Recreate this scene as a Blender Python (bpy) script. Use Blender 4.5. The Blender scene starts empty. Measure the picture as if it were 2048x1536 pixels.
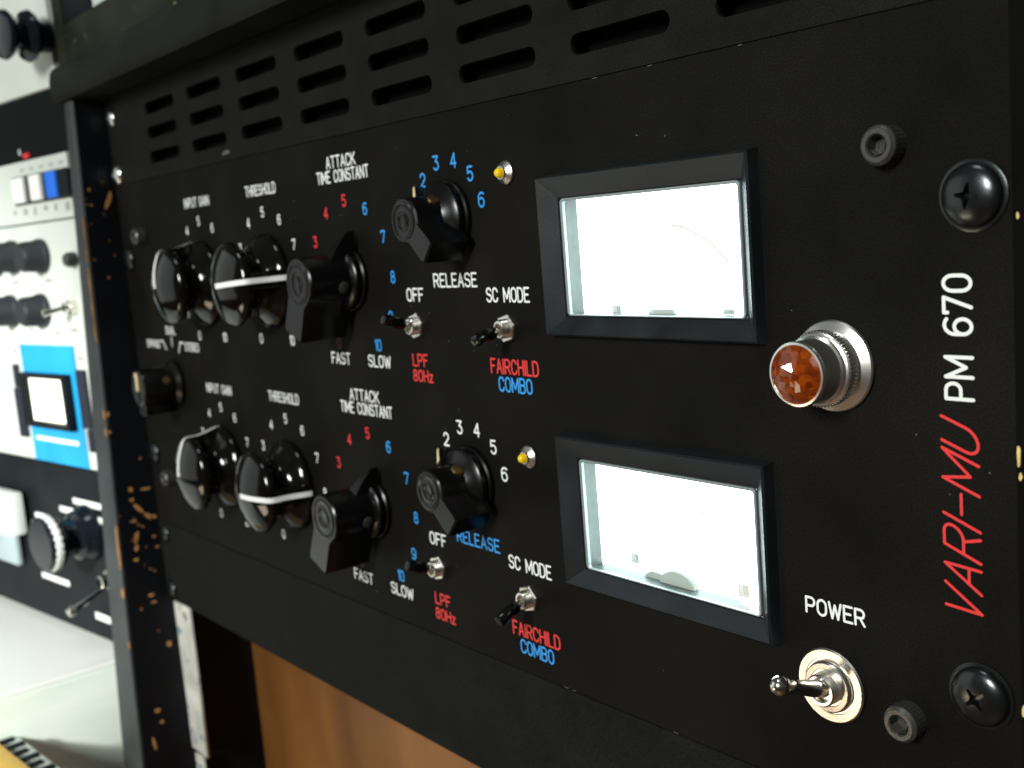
import bpy, bmesh, math, random
from mathutils import Vector, Matrix
random.seed(7)
S = 0.001
C = bpy.context.scene.collection
PI = math.pi

# ------------------------------------------------------------------ camera
RIGHT = Vector((0.62206288, 0.77872962, -0.08135081))
DOWN = Vector((0.06043152, -0.15134334, -0.98663226))
FWD = Vector((-0.78063167, 0.60883116, -0.14120489))
cam_d = bpy.data.cameras.new('camera')
cam = bpy.data.objects.new('camera', cam_d)
C.objects.link(cam)
bpy.context.scene.camera = cam
cam.matrix_world = Matrix(((RIGHT.x, -DOWN.x, -FWD.x, 348.415 * S),
                           (RIGHT.y, -DOWN.y, -FWD.y, -208.433 * S),
                           (RIGHT.z, -DOWN.z, -FWD.z, 24.156 * S), (0, 0, 0, 1)))
cam_d.sensor_width = 36.0
cam_d.lens = 36.0 * 2225.68 / 2048.0
cam_d.clip_start = 0.01
cam_d.clip_end = 50.0
cam_d.dof.use_dof = True
cam_d.dof.focus_distance = 0.275
cam_d.dof.aperture_fstop = 20.0

# ------------------------------------------------------------------ room light
W = bpy.data.worlds.new('World')
bpy.context.scene.world = W
W.use_nodes = True
wn = W.node_tree
wn.nodes.clear()
wo = wn.nodes.new('ShaderNodeOutputWorld')
wb = wn.nodes.new('ShaderNodeBackground')
tc = wn.nodes.new('ShaderNodeTexCoord')
sp = wn.nodes.new('ShaderNodeSeparateXYZ')
cr = wn.nodes.new('ShaderNodeValToRGB')
mr = wn.nodes.new('ShaderNodeMapRange')
mr.inputs['From Min'].default_value = -1
mr.inputs['From Max'].default_value = 1
wn.links.new(tc.outputs['Generated'], sp.inputs[0])
wn.links.new(sp.outputs['Z'], mr.inputs['Value'])
wn.links.new(mr.outputs[0], cr.inputs[0])
wn.links.new(cr.outputs[0], wb.inputs[0])
wn.links.new(wb.outputs[0], wo.inputs[0])
e = cr.color_ramp.elements
e[0].position = 0.0; e[0].color = (0.16, 0.085, 0.04, 1)
e[1].position = 1.0; e[1].color = (0.30, 0.33, 0.33, 1)
k = cr.color_ramp.elements.new(0.45); k.color = (0.12, 0.10, 0.085, 1)
k = cr.color_ramp.elements.new(0.6); k.color = (0.2, 0.21, 0.21, 1)
wb.inputs['Strength'].default_value = 0.22

def area(name, loc, target, size, power, col):
    d = bpy.data.lights.new(name, 'AREA')
    d.shape = 'RECTANGLE'; d.size = size[0]; d.size_y = size[1]
    d.energy = power; d.color = col
    o = bpy.data.objects.new(name, d)
    C.objects.link(o)
    o.location = Vector(loc) * S
    dv = (Vector(target) - Vector(loc)).normalized()
    o.rotation_euler = dv.to_track_quat('-Z', 'Y').to_euler()
    return o
area('window_light', (400, -1150, 430), (0, 0, 0), (0.20, 0.30), 15.0, (0.97, 1.0, 0.97))
area('ceiling_light', (60, -420, 1150), (150, 0, 0), (0.25, 0.25), 2.2, (0.9, 0.98, 1.0))
area('desk_bounce', (-260, -640, -420), (150, 0, -60), (0.20, 0.16), 0.75, (1.0, 0.82, 0.60))  # added warm area light standing in for bounce off the desk
area('bay_light', (-820, -760, 120), (-420, 0, -60), (0.9, 0.9), 2.0, (0.93, 1.0, 0.97))
sd = bpy.data.lights.new('bay_fill_spot', 'SPOT'); sd.energy = 85.0; sd.spot_size = math.radians(23); sd.spot_blend = 0.5; sd.shadow_soft_size = 0.05; sd.color = (0.95, 1.0, 0.96)  # added fill spot, brightens the left bay and the console flank
so = bpy.data.objects.new('bay_fill_spot', sd); C.objects.link(so); so.location = Vector((330, -1000, 250)) * S
so.rotation_euler = (Vector((-470, -60, -150)) - Vector((330, -1000, 250))).to_track_quat('-Z', 'Y').to_euler()

sc = bpy.context.scene
sc.view_settings.view_transform = 'Standard'
sc.view_settings.look = 'None'
sc.view_settings.exposure = 0.0
sc.view_settings.gamma = 1.0

# ------------------------------------------------------------------ materials
def mat(name, col, rough=0.5, metal=0.0, bump=0.0, bscale=900.0, var=0.0, vscale=60.0, emit=None, estr=0.0, coat=0.0, spec=0.5, trans=0.0, ior=1.45, alpha=1.0, bdist=0.0002, grain=0.0):
    m = bpy.data.materials.new(name); m.use_nodes = True
    nt = m.node_tree; b = nt.nodes['Principled BSDF']
    b.inputs['Base Color'].default_value = (*col, 1)
    b.inputs['Roughness'].default_value = rough
    b.inputs['Metallic'].default_value = metal
    b.inputs['Specular IOR Level'].default_value = spec
    b.inputs['Coat Weight'].default_value = coat
    b.inputs['Coat Roughness'].default_value = 0.05
    b.inputs['Transmission Weight'].default_value = trans
    b.inputs['IOR'].default_value = ior
    b.inputs['Alpha'].default_value = alpha
    if emit:
        b.inputs['Emission Color'].default_value = (*emit, 1)
        b.inputs['Emission Strength'].default_value = estr
    t = None
    if bump or var:
        t = nt.nodes.new('ShaderNodeTexCoord')
    if bump:
        n = nt.nodes.new('ShaderNodeTexNoise'); n.inputs['Scale'].default_value = bscale; n.inputs['Detail'].default_value = 3
        bp = nt.nodes.new('ShaderNodeBump'); bp.inputs['Strength'].default_value = bump; bp.inputs['Distance'].default_value = bdist
        nt.links.new(t.outputs['Object'], n.inputs['Vector']); nt.links.new(n.outputs['Fac'], bp.inputs['Height'])
        nt.links.new(bp.outputs[0], b.inputs['Normal'])
    if var:
        n2 = nt.nodes.new('ShaderNodeTexNoise'); n2.inputs['Scale'].default_value = vscale; n2.inputs['Detail'].default_value = 5
        r = nt.nodes.new('ShaderNodeValToRGB')
        r.color_ramp.elements[0].position = 0.3; r.color_ramp.elements[1].position = 0.7
        r.color_ramp.elements[0].color = (*[c * (1 - var) for c in col], 1)
        r.color_ramp.elements[1].color = (*[min(1, c * (1 + var)) for c in col], 1)
        nt.links.new(t.outputs['Object'], n2.inputs['Vector']); nt.links.new(n2.outputs['Fac'], r.inputs[0])
        nt.links.new(r.outputs[0], b.inputs['Base Color'])
        if grain:                                      # fine speckle of the powder coat
            n3 = nt.nodes.new('ShaderNodeTexNoise'); n3.inputs['Scale'].default_value = 2300; n3.inputs['Detail'].default_value = 2
            g3 = nt.nodes.new('ShaderNodeMapRange'); g3.inputs['From Min'].default_value = 0.3; g3.inputs['From Max'].default_value = 0.7
            g3.inputs['To Min'].default_value = 1 - grain; g3.inputs['To Max'].default_value = 1 + grain
            mu = nt.nodes.new('ShaderNodeVectorMath'); mu.operation = 'SCALE'
            nt.links.new(t.outputs['Object'], n3.inputs['Vector']); nt.links.new(n3.outputs['Fac'], g3.inputs['Value'])
            nt.links.new(r.outputs[0], mu.inputs[0]); nt.links.new(g3.outputs[0], mu.inputs['Scale']); nt.links.new(mu.outputs[0], b.inputs['Base Color'])
        rr = nt.nodes.new('ShaderNodeMapRange'); rr.inputs['To Min'].default_value = rough * 0.85; rr.inputs['To Max'].default_value = min(1, rough * 1.2)
        nt.links.new(n2.outputs['Fac'], rr.inputs['Value']); nt.links.new(rr.outputs[0], b.inputs['Roughness'])
    return m

M = {}
M['panel'] = mat('black_anodised', (0.0072, 0.0068, 0.0057), 0.58, bump=0.25, bscale=2600, var=0.38, vscale=24, spec=0.05, grain=0.45)  # broad tone variation stands in for a soft sheen on the panel
M['vent'] = mat('black_powder_coat', (0.0100, 0.0102, 0.0086), 0.65, bump=0.35, bscale=2000, var=0.22, vscale=55, spec=0.05, grain=0.45)
M['bezel'] = mat('meter_bezel_black', (0.0080, 0.0105, 0.0128), 0.36, bump=0.15, bscale=1800, var=0.35, vscale=80, spec=0.45)
M['knob'] = mat('gloss_black_knob', (0.004, 0.0035, 0.003), 0.09, spec=0.5, bump=0.05, bscale=260, var=0.4, vscale=150)
M['barknob'] = mat('black_bar_knob', (0.0035, 0.0032, 0.003), 0.26, bump=0.1, bscale=700, spec=0.4)
M['white'] = mat('white_paint', (0.86, 0.88, 0.84), 0.5)
M['line'] = mat('white_line', (0.95, 0.95, 0.93), 0.4)
M['darkred'] = mat('dark_red_numeral', (0.10, 0.012, 0.012), 0.6)  # darker red for the zero of the attack dial
M['red'] = mat('red_paint', (0.76, 0.035, 0.035), 0.5)
M['blue'] = mat('blue_paint', (0.03, 0.32, 0.80), 0.5)
M['chrome'] = mat('chrome', (0.80, 0.77, 0.70), 0.16, metal=1.0, bump=0.05, bscale=1500)
M['brushed'] = mat('nickel_plate', (0.82, 0.78, 0.70), 0.26, metal=1.0, bump=0.08, bscale=1500)
M['satin'] = mat('satin_chrome', (0.94, 0.91, 0.85), 0.30, metal=1.0)
M['brass'] = mat('brass', (0.55, 0.37, 0.16), 0.35, metal=1.0, bump=0.3, bscale=900)
M['cream'] = mat('cream_pointer', (0.85, 0.70, 0.38), 0.5)
M['screw'] = mat('black_oxide_screw', (0.05, 0.055, 0.056), 0.24, metal=0.9, bump=0.15, bscale=800)
M['bolt'] = mat('black_socket_bolt', (0.09, 0.09, 0.08), 0.38, metal=0.6, bump=0.4, bscale=1200)
M['zinc'] = mat('zinc_screw', (0.75, 0.78, 0.78), 0.22, metal=1.0)
M['dark'] = mat('inner_dark', (0.002, 0.002, 0.002), 0.9, spec=0.1)
M['rubber'] = mat('black_lever_sleeve', (0.004, 0.004, 0.004), 0.15, spec=0.5)
M['ledy'] = mat('yellow_led', (0.75, 0.48, 0.01), 0.12, emit=(0.7, 0.45, 0.01), estr=0.25, spec=0.6)
M['ply'] = None

def node_mat(name):
    m = bpy.data.materials.new(name); m.use_nodes = True
    return m, m.node_tree, m.node_tree.nodes['Principled BSDF']

def wood_mat(name, c1, c2, scale=(6, 6, 60), rough=0.45):
    m, nt, b = node_mat(name)
    t = nt.nodes.new('ShaderNodeTexCoord'); mp = nt.nodes.new('ShaderNodeMapping'); mp.inputs['Scale'].default_value = scale
    n = nt.nodes.new('ShaderNodeTexNoise'); n.inputs['Scale'].default_value = 1.0; n.inputs['Detail'].default_value = 6; n.inputs['Distortion'].default_value = 0.8
    r = nt.nodes.new('ShaderNodeValToRGB')
    r.color_ramp.elements[0].position = 0.3; r.color_ramp.elements[0].color = (*c1, 1)
    r.color_ramp.elements[1].position = 0.72; r.color_ramp.elements[1].color = (*c2, 1)
    nt.links.new(t.outputs['Object'], mp.inputs[0]); nt.links.new(mp.outputs[0], n.inputs['Vector'])
    nt.links.new(n.outputs['Fac'], r.inputs[0]); nt.links.new(r.outputs[0], b.inputs['Base Color'])
    b.inputs['Roughness'].default_value = rough
    bp = nt.nodes.new('ShaderNodeBump'); bp.inputs['Strength'].default_value = 0.3; bp.inputs['Distance'].default_value = 0.0003
    nt.links.new(n.outputs['Fac'], bp.inputs['Height']); nt.links.new(bp.outputs[0], b.inputs['Normal'])
    return m
M['wood'] = wood_mat('orange_plywood', (0.13, 0.048, 0.011), (0.30, 0.120, 0.028), (14, 14, 3))
M['barewood'] = wood_mat('bare_wood', (0.26, 0.11, 0.03), (0.45, 0.24, 0.08), (40, 40, 40), 0.6)
M['floor'] = wood_mat('floor_wood', (0.10, 0.045, 0.02), (0.18, 0.085, 0.04), (4, 40, 4))

def worn_mat(name, col, wear, thr, scale, rough=0.4, spec=0.3):
    """paint with small worn-through flecks of another colour"""
    m, nt, b = node_mat(name)
    t = nt.nodes.new('ShaderNodeTexCoord')
    n = nt.nodes.new('ShaderNodeTexNoise'); n.inputs['Scale'].default_value = scale; n.inputs['Detail'].default_value = 4; n.inputs['Roughness'].default_value = 0.6
    r = nt.nodes.new('ShaderNodeValToRGB')
    r.color_ramp.elements[0].position = thr; r.color_ramp.elements[0].color = (0, 0, 0, 1)
    r.color_ramp.elements[1].position = thr + 0.015; r.color_ramp.elements[1].color = (1, 1, 1, 1)
    n2 = nt.nodes.new('ShaderNodeTexNoise'); n2.inputs['Scale'].default_value = 40; n2.inputs['Detail'].default_value = 5
    r2 = nt.nodes.new('ShaderNodeValToRGB')
    r2.color_ramp.elements[0].position = 0.3; r2.color_ramp.elements[0].color = (*[c * 0.7 for c in col], 1)
    r2.color_ramp.elements[1].position = 0.7; r2.color_ramp.elements[1].color = (*[c * 1.3 for c in col], 1)
    mx = nt.nodes.new('ShaderNodeMix'); mx.data_type = 'RGBA'
    nt.links.new(t.outputs['Object'], n.inputs['Vector']); nt.links.new(t.outputs['Object'], n2.inputs['Vector'])
    nt.links.new(n.outputs['Fac'], r.inputs[0]); nt.links.new(n2.outputs['Fac'], r2.inputs[0])
    nt.links.new(r.outputs[0], mx.inputs['Factor']); nt.links.new(r2.outputs[0], mx.inputs['A'])
    mx.inputs['B'].default_value = (*wear, 1)
    nt.links.new(mx.outputs['Result'], b.inputs['Base Color'])
    b.inputs['Roughness'].default_value = rough
    b.inputs['Specular IOR Level'].default_value = spec
    bp = nt.nodes.new('ShaderNodeBump'); bp.inputs['Strength'].default_value = 0.35; bp.inputs['Distance'].default_value = 0.0004
    nt.links.new(n2.outputs['Fac'], bp.inputs['Height']); nt.links.new(bp.outputs[0], b.inputs['Normal'])
    return m
M['board'] = worn_mat('black_painted_board', (0.0028, 0.0032, 0.0045), (0.30, 0.15, 0.05), 0.735, 190, 0.45, 0.2)
M['boardedge'] = worn_mat('grey_black_board_edge', (0.034, 0.040, 0.042), (0.35, 0.22, 0.09), 0.78, 160, 0.5, 0.3)
M['trim'] = worn_mat('grey_black_trim', (0.0120, 0.0128, 0.0104), (0.35, 0.3, 0.15), 0.79, 220, 0.6, 0.06)
M['trimtop'] = worn_mat('scuffed_top_board', (0.019, 0.022, 0.013), (0.30, 0.26, 0.14), 0.70, 160, 0.6, 0.1)
M['rail'] = worn_mat('pale_metal_rail', (0.62, 0.62, 0.56), (0.20, 0.28, 0.32), 0.62, 130, 0.4, 0.4)

def jewel_mat():
    m, nt, b = node_mat('amber_jewel')
    t = nt.nodes.new('ShaderNodeTexCoord')
    v = nt.nodes.new('ShaderNodeTexVoronoi'); v.inputs['Scale'].default_value = 800
    n = nt.nodes.new('ShaderNodeTexNoise'); n.inputs['Scale'].default_value = 260; n.inputs['Detail'].default_value = 3
    ad = nt.nodes.new('ShaderNodeMath'); ad.operation = 'MULTIPLY'
    r = nt.nodes.new('ShaderNodeValToRGB')
    r.color_ramp.elements[0].position = 0.05; r.color_ramp.elements[0].color = (0.09, 0.012, 0.002, 1)
    r.color_ramp.elements[1].position = 0.45; r.color_ramp.elements[1].color = (0.24, 0.040, 0.002, 1)
    nt.links.new(t.outputs['Object'], v.inputs['Vector']); nt.links.new(t.outputs['Object'], n.inputs['Vector'])
    nt.links.new(v.outputs['Color'], ad.inputs[0]); nt.links.new(n.outputs['Fac'], ad.inputs[1])
    nt.links.new(ad.outputs[0], r.inputs[0]); nt.links.new(r.outputs[0], b.inputs['Base Color'])
    b.inputs['Roughness'].default_value = 0.08
    b.inputs['Emission Strength'].default_value = 0.06
    nt.links.new(r.outputs[0], b.inputs['Emission Color'])
    return m
M['jewel'] = jewel_mat()
M['facet'] = mat('clear_amber_facet', (0.30, 0.07, 0.01), 0.08, spec=1.0, ior=1.7)

# ------------------------------------------------------------------ mesh helper (millimetres)
class G:
    def __init__(s): s.v = []; s.f = []
    def add(s, vs, fs):
        o = len(s.v); s.v += [tuple(v) for v in vs]; s.f += [tuple(i + o for i in f) for f in fs]
        return s
    def box(s, x0, x1, y0, y1, z0, z1, b=0.0):
        if b <= 0:
            return s.add([(x, y, z) for x in (x0, x1) for y in (y0, y1) for z in (z0, z1)],
                         [(0, 1, 3, 2), (4, 6, 7, 5), (0, 4, 5, 1), (2, 3, 7, 6), (0, 2, 6, 4), (1, 5, 7, 3)])
        bm = bmesh.new(); bmesh.ops.create_cube(bm, size=1)
        for v in bm.verts:
            v.co = Vector(((x0 + x1) / 2 + v.co.x * (x1 - x0), (y0 + y1) / 2 + v.co.y * (y1 - y0), (z0 + z1) / 2 + v.co.z * (z1 - z0)))
        bmesh.ops.bevel(bm, geom=bm.edges[:], offset=b, segments=2, profile=0.5, affect='EDGES')
        bm.verts.index_update()
        s.add([v.co[:] for v in bm.verts], [[v.index for v in f.verts] for f in bm.faces]); bm.free()
        return s
    def lathe(s, prof, n=48, c=(0, 0, 0), ax=None):
        """prof = list of (r, h); axis -Y (towards the viewer) by default, or direction ax"""
        a = Vector(ax).normalized() if ax else Vector((0, -1, 0))
        t = Vector((0, 0, 1)) if abs(a.z) < 0.9 else Vector((1, 0, 0))
        u = a.cross(t).normalized(); w = a.cross(u)
        c = Vector(c); vs = []; fs = []; rows = []
        for r, h in prof:
            if r < 1e-6:
                rows.append([len(vs)]); vs.append(c + a * h)
            else:
                rows.append(list(range(len(vs), len(vs) + n)))
                for i in range(n):
                    q = 2 * PI * i / n
                    vs.append(c + a * h + u * (r * math.cos(q)) + w * (r * math.sin(q)))
        for A, B in zip(rows, rows[1:]):
            for i in range(n):
                j = (i + 1) % n
                if len(A) == 1 and len(B) == 1: continue
                if len(A) == 1: fs.append((A[0], B[i], B[j]))
                elif len(B) == 1: fs.append((A[i], A[j], B[0]))
                else: fs.append((A[i], A[j], B[j], B[i]))
        return s.add([tuple(v) for v in vs], fs)
    def prism(s, poly, h0, h1, b=0.0):
        """poly in (x,z); extruded from height h0 to h1 (height = -y) with an optional chamfer on the front"""
        n = len(poly)
        cx = sum(p[0] for p in poly) / n; cz = sum(p[1] for p in poly) / n
        rings = [(h0, 0.0)] + ([(h1 - b, 0.0), (h1, b)] if b else [(h1, 0.0)])
        vs = []
        for h, ins in rings:
            for (x, z) in poly:
                d = math.hypot(x - cx, z - cz) or 1
                k = max(0.0, (d - ins) / d)
                vs.append((cx + (x - cx) * k, -h, cz + (z - cz) * k))
        fs = []
        for r in range(len(rings) - 1):
            for i in range(n):
                j = (i + 1) % n
                fs.append((r * n + i, r * n + j, (r + 1) * n + j, (r + 1) * n + i))
        L = (len(rings) - 1) * n
        fs.append(tuple(range(L, L + n))); fs.append(tuple(reversed(range(n))))
        return s.add(vs, fs)
    def strokes(s, lines, w, y=-0.12, cap=5):
        """flat rounded pen strokes on the panel plane; lines = list of [(x,z),...]"""
        for pl in lines:
            for (a, b) in zip(pl, pl[1:]):
                dx, dz = b[0] - a[0], b[1] - a[1]
                L = math.hypot(dx, dz)
                if L < 1e-6: continue
                ang = math.atan2(dz, dx); vs = []
                for i in range(cap + 1):
                    q = ang + PI / 2 + PI * i / cap
                    vs.append((a[0] + w / 2 * math.cos(q), y, a[1] + w / 2 * math.sin(q)))
                for i in range(cap + 1):
                    q = ang - PI / 2 + PI * i / cap
                    vs.append((b[0] + w / 2 * math.cos(q), y, b[1] + w / 2 * math.sin(q)))
                s.add(vs, [tuple(range(len(vs)))])
                y -= 0.0004
        return s
    def build(s, name, m, parent=None, loc=(0, 0, 0), rz=0.0, smooth=35, ry=0.0):
        me = bpy.data.meshes.new(name)
        me.from_pydata([Vector(v) * S for v in s.v], [], s.f)
        bm = bmesh.new(); bm.from_mesh(me); bmesh.ops.recalc_face_normals(bm, faces=bm.faces[:]); bm.to_mesh(me); bm.free()
        me.materials.append(M[m] if isinstance(m, str) else m)
        if smooth:
            for p in me.polygons: p.use_smooth = True
            me.set_sharp_from_angle(angle=math.radians(smooth))
        o = bpy.data.objects.new(name, me); C.objects.link(o)
        o.location = Vector(loc) * S; o.rotation_euler = (0, ry, rz)
        o.parent = parent
        return o

def empty(name, loc, label, cat, group=None, rz=0.0):
    o = bpy.data.objects.new(name, None); C.objects.link(o)
    o.empty_display_size = 0.02
    o.location = Vector(loc) * S; o.rotation_euler = (0, 0, rz)
    o['label'] = label; o['category'] = cat
    if group: o['group'] = group
    return o

def copy_part(o, parent, loc=None, ry=None):
    c = o.copy(); C.objects.link(c); c.parent = parent
    if loc is not None: c.location = Vector(loc) * S
    if ry is not None: c.rotation_euler = (0, ry, 0)
    for ch in [x for x in bpy.data.objects if x.parent == o]:
        d = ch.copy(); C.objects.link(d); d.parent = c
    return c

def plate(name, outer, holes, yfront, thick, m, parent, bev=0.25):
    """flat plate in the XZ plane with real cut-outs"""
    cu = bpy.data.curves.new(name, 'CURVE'); cu.dimensions = '2D'; cu.fill_mode = 'BOTH'
    cu.extrude = (thick / 2 - bev) * S; cu.bevel_depth = bev * S; cu.bevel_resolution = 1; cu.offset = -bev * S
    for poly in [outer] + holes:
        sp_ = cu.splines.new('POLY'); sp_.points.add(len(poly) - 1)
        for p, (x, z) in zip(sp_.points, poly): p.co = (x * S, z * S, 0, 1)
        sp_.use_cyclic_u = True
    tmp = bpy.data.objects.new('tmp', cu); C.objects.link(tmp)
    dg = bpy.context.evaluated_depsgraph_get()
    me = bpy.data.meshes.new_from_object(tmp.evaluated_get(dg))
    bpy.data.objects.remove(tmp); bpy.data.curves.remove(cu)
    for v in me.vertices:
        x, y, z = v.co; v.co = (x, -z + (yfront + thick / 2) * S, y)
    bm = bmesh.new(); bm.from_mesh(me); bmesh.ops.recalc_face_normals(bm, faces=bm.faces[:]); bm.to_mesh(me); bm.free()
    me.name = name
    me.materials.clear(); me.materials.append(M[m])
    o = bpy.data.objects.new(name, me); C.objects.link(o); o.parent = parent
    return o

def rect(x0, x1, z0, z1): return [(x0, z0), (x1, z0), (x1, z1), (x0, z1)]
def stadium(x0, x1, z, r, n=7):
    p = []
    for i in range(n): q = -PI / 2 + PI * i / (n - 1); p.append((x1 - r + r * math.cos(q), z + r * math.sin(q)))
    for i in range(n): q = PI / 2 + PI * i / (n - 1); p.append((x0 + r + r * math.cos(q), z + r * math.sin(q)))
    return p
def roundrect(x0, x1, z0, z1, r, n=5):
    p = []
    for cx, cz, a in ((x1 - r, z0 + r, -PI / 2), (x1 - r, z1 - r, 0), (x0 + r, z1 - r, PI / 2), (x0 + r, z0 + r, PI)):
        for i in range(n): q = a + PI / 2 * i / (n - 1); p.append((cx + r * math.cos(q), cz + r * math.sin(q)))
    return p

# ------------------------------------------------------------------ engraving stroke font (unit: cap height 6, width about 4)
def arc(cx, cz, rx, rz, a0, a1, n=9):
    return [(cx + rx * math.cos(math.radians(a0 + (a1 - a0) * i / n)), cz + rz * math.sin(math.radians(a0 + (a1 - a0) * i / n))) for i in range(n + 1)]
O_ = [(0, 2), *arc(2, 2, 2, 2, 180, 360), (4, 4), *arc(2, 4, 2, 2, 0, 180), (0, 2)]
F = {
 'A': (4, [[(0, 0), (2, 6), (4, 0)], [(0.7, 2), (3.3, 2)]]),
 'B': (4, [[(0, 0), (0, 6), (2.4, 6), *arc(2.4, 4.6, 1.4, 1.4, 90, -90), (0, 3.2)], [(2.4, 3.2), *arc(2.4, 1.6, 1.6, 1.6, 90, -90), (0, 0)]]),
 'C': (4, [[*arc(2, 4, 2, 2, 15, 180), *arc(2, 2, 2, 2, 180, 345)]]),
 'D': (4, [[(0, 0), (0, 6), (1.8, 6), *arc(1.8, 3.8, 2.2, 2.2, 90, 0), *arc(1.8, 2.2, 2.2, 2.2, 0, -90), (0, 0)]]),
 'E': (3.6, [[(3.6, 0), (0, 0), (0, 6), (3.6, 6)], [(0, 3.1), (2.9, 3.1)]]),
 'F': (3.5, [[(0, 0), (0, 6), (3.5, 6)], [(0, 3.1), (2.8, 3.1)]]),
 'G': (4, [[*arc(2, 4, 2, 2, 15, 180), *arc(2, 2, 2, 2, 180, 360), (4, 2.8), (2.4, 2.8)]]),
 'H': (4, [[(0, 0), (0, 6)], [(4, 0), (4, 6)], [(0, 3.1), (4, 3.1)]]),
 'I': (0, [[(0, 0), (0, 6)]]),
 'K': (4, [[(0, 0), (0, 6)], [(4, 6), (0, 2.2)], [(1.3, 3.4), (4, 0)]]),
 'L': (3.4, [[(0, 6), (0, 0), (3.4, 0)]]),
 'M': (5, [[(0, 0), (0, 6), (2.5, 1.4), (5, 6), (5, 0)]]),
 'N': (4, [[(0, 0), (0, 6), (4, 0), (4, 6)]]),
 'O': (4, [O_]), '0': (3.8, [[(x * 0.95, z) for x, z in O_]]),
 'P': (4, [[(0, 0), (0, 6), (2.3, 6), *arc(2.3, 4.35, 1.65, 1.65, 90, -90), (0, 2.7)]]),
 'R': (4, [[(0, 0), (0, 6), (2.3, 6), *arc(2.3, 4.4, 1.6, 1.6, 90, -90), (0, 2.8)], [(2.1, 2.8), (4, 0)]]),
 'S': (4, [[*arc(2, 4.5, 1.9, 1.5, 20, 180), *arc(2, 4.5, 1.9, 1.4, 180, 260, 4), *arc(2, 1.55, 2, 1.55, 80, -20), *arc(2, 1.55, 2, 1.55, -20, -165)]]),
 'T': (4, [[(2, 0), (2, 6)], [(0, 6), (4, 6)]]),
 'U': (4, [[(0, 6), (0, 2), *arc(2, 2, 2, 2, 180, 360), (4, 6)]]),
 'V': (4, [[(0, 6), (2, 0), (4, 6)]]),
 'W': (5.4, [[(0, 6), (1.35, 0), (2.7, 5.2), (4.05, 0), (5.4, 6)]]),
 'Y': (4, [[(0, 6), (2, 3), (4, 6)], [(2, 3), (2, 0)]]),
 'z': (2.8, [[(0, 4), (2.8, 4), (0, 0), (2.8, 0)]]),
 '-': (3.4, [[(0, 3), (3.4, 3)]]), ' ': (2.6, []),
 '1': (1.0, [[(0, 4.9), (1.0, 6), (1.0, 0)]]),
 '2': (3.8, [[*arc(1.9, 4.2, 1.8, 1.8, 165, -30), (0, 0), (3.8, 0)]]),
 '3': (3.8, [[(0.1, 6), (3.5, 6), (1.8, 3.7), *arc(1.9, 1.9, 1.9, 1.85, 80, -150)]]),
 '4': (3.8, [[(2.9, 0), (2.9, 6), (0, 1.7), (3.8, 1.7)]]),
 '5': (3.8, [[(3.5, 6), (0.5, 6), (0.25, 3.4), *arc(1.9, 1.95, 1.9, 1.95, 130, -150)]]),
 '6': (3.8, [[*arc(2.3, 3.7, 2.3, 2.3, 50, 180), *arc(1.9, 1.9, 1.9, 1.9, 180, 540, 16)]]),
 '7': (3.8, [[(0, 5.2), (0, 6), (3.8, 6), (1.3, 0)]]),
 '8': (3.8, [arc(1.9, 4.55, 1.5, 1.45, 0, 360, 16), arc(1.9, 1.6, 1.8, 1.6, 0, 360, 16)]),
 '9': (3.8, [[*arc(1.5, 2.3, 2.3, 2.3, -130, 0), *arc(1.9, 4.1, 1.9, 1.9, 0, 360, 16)]]),
}
def text_lines(txt, cx, cz, h, width=None, gap=1.5, rot=0.0, slant=0.0, anchor=0.5):
    """centre the word on (cx, cz); width fixes its full advance in mm"""
    k = h / 6.0; x = 0; raw = []
    for ch in txt:
        w, ls = F[ch]
        if ch == '1' and len(txt) == 1: x = 0
        for l in ls: raw.append([(x + a + b * slant, b) for a, b in l])
        x += w + gap
    tot = x - gap
    kx = k if width is None else width / tot
    cr_, sr = math.cos(rot), math.sin(rot); out = []
    for l in raw:
        o = []
        for a, b in l:
            X = (a - tot * anchor) * kx; Z = (b - 3) * k
            o.append((cx + X * cr_ - Z * sr, cz + X * sr + Z * cr_))
        out.append(o)
    return out
def word(txt, cx, cz, h, m, parent, width=None, w=0.62, label=None, **kw):
    o = G().strokes(text_lines(txt, cx, cz, h, width, **kw), w).build('lettering', m, parent, smooth=0)
    if label: o['label'] = label
    return o

# ================================================================== the setting
def structure(o): o['kind'] = 'structure'; return o
structure(G().box(-2500, 2500, -2500, 2500, -760, -750).build('floor', 'floor', smooth=0))
M['wallm'] = mat('room_wall', (0.12, 0.12, 0.11), 0.8, bump=0.2, bscale=60, var=0.15, vscale=5)
structure(G().box(-2500, 2500, 900, 960, -749, 1600).build('wall', 'wallm', smooth=0))

# ================================================================== rack cabinet
cab = empty('rack_cabinet', (0, 0, -600), 'black painted wooden rack cabinet with chipped edges holding the black compressor', 'rack cabinet')
def cabp(g, name, m, **kw):
    return g.build(name, m, cab, loc=(0, 0, 600), **kw)
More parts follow.
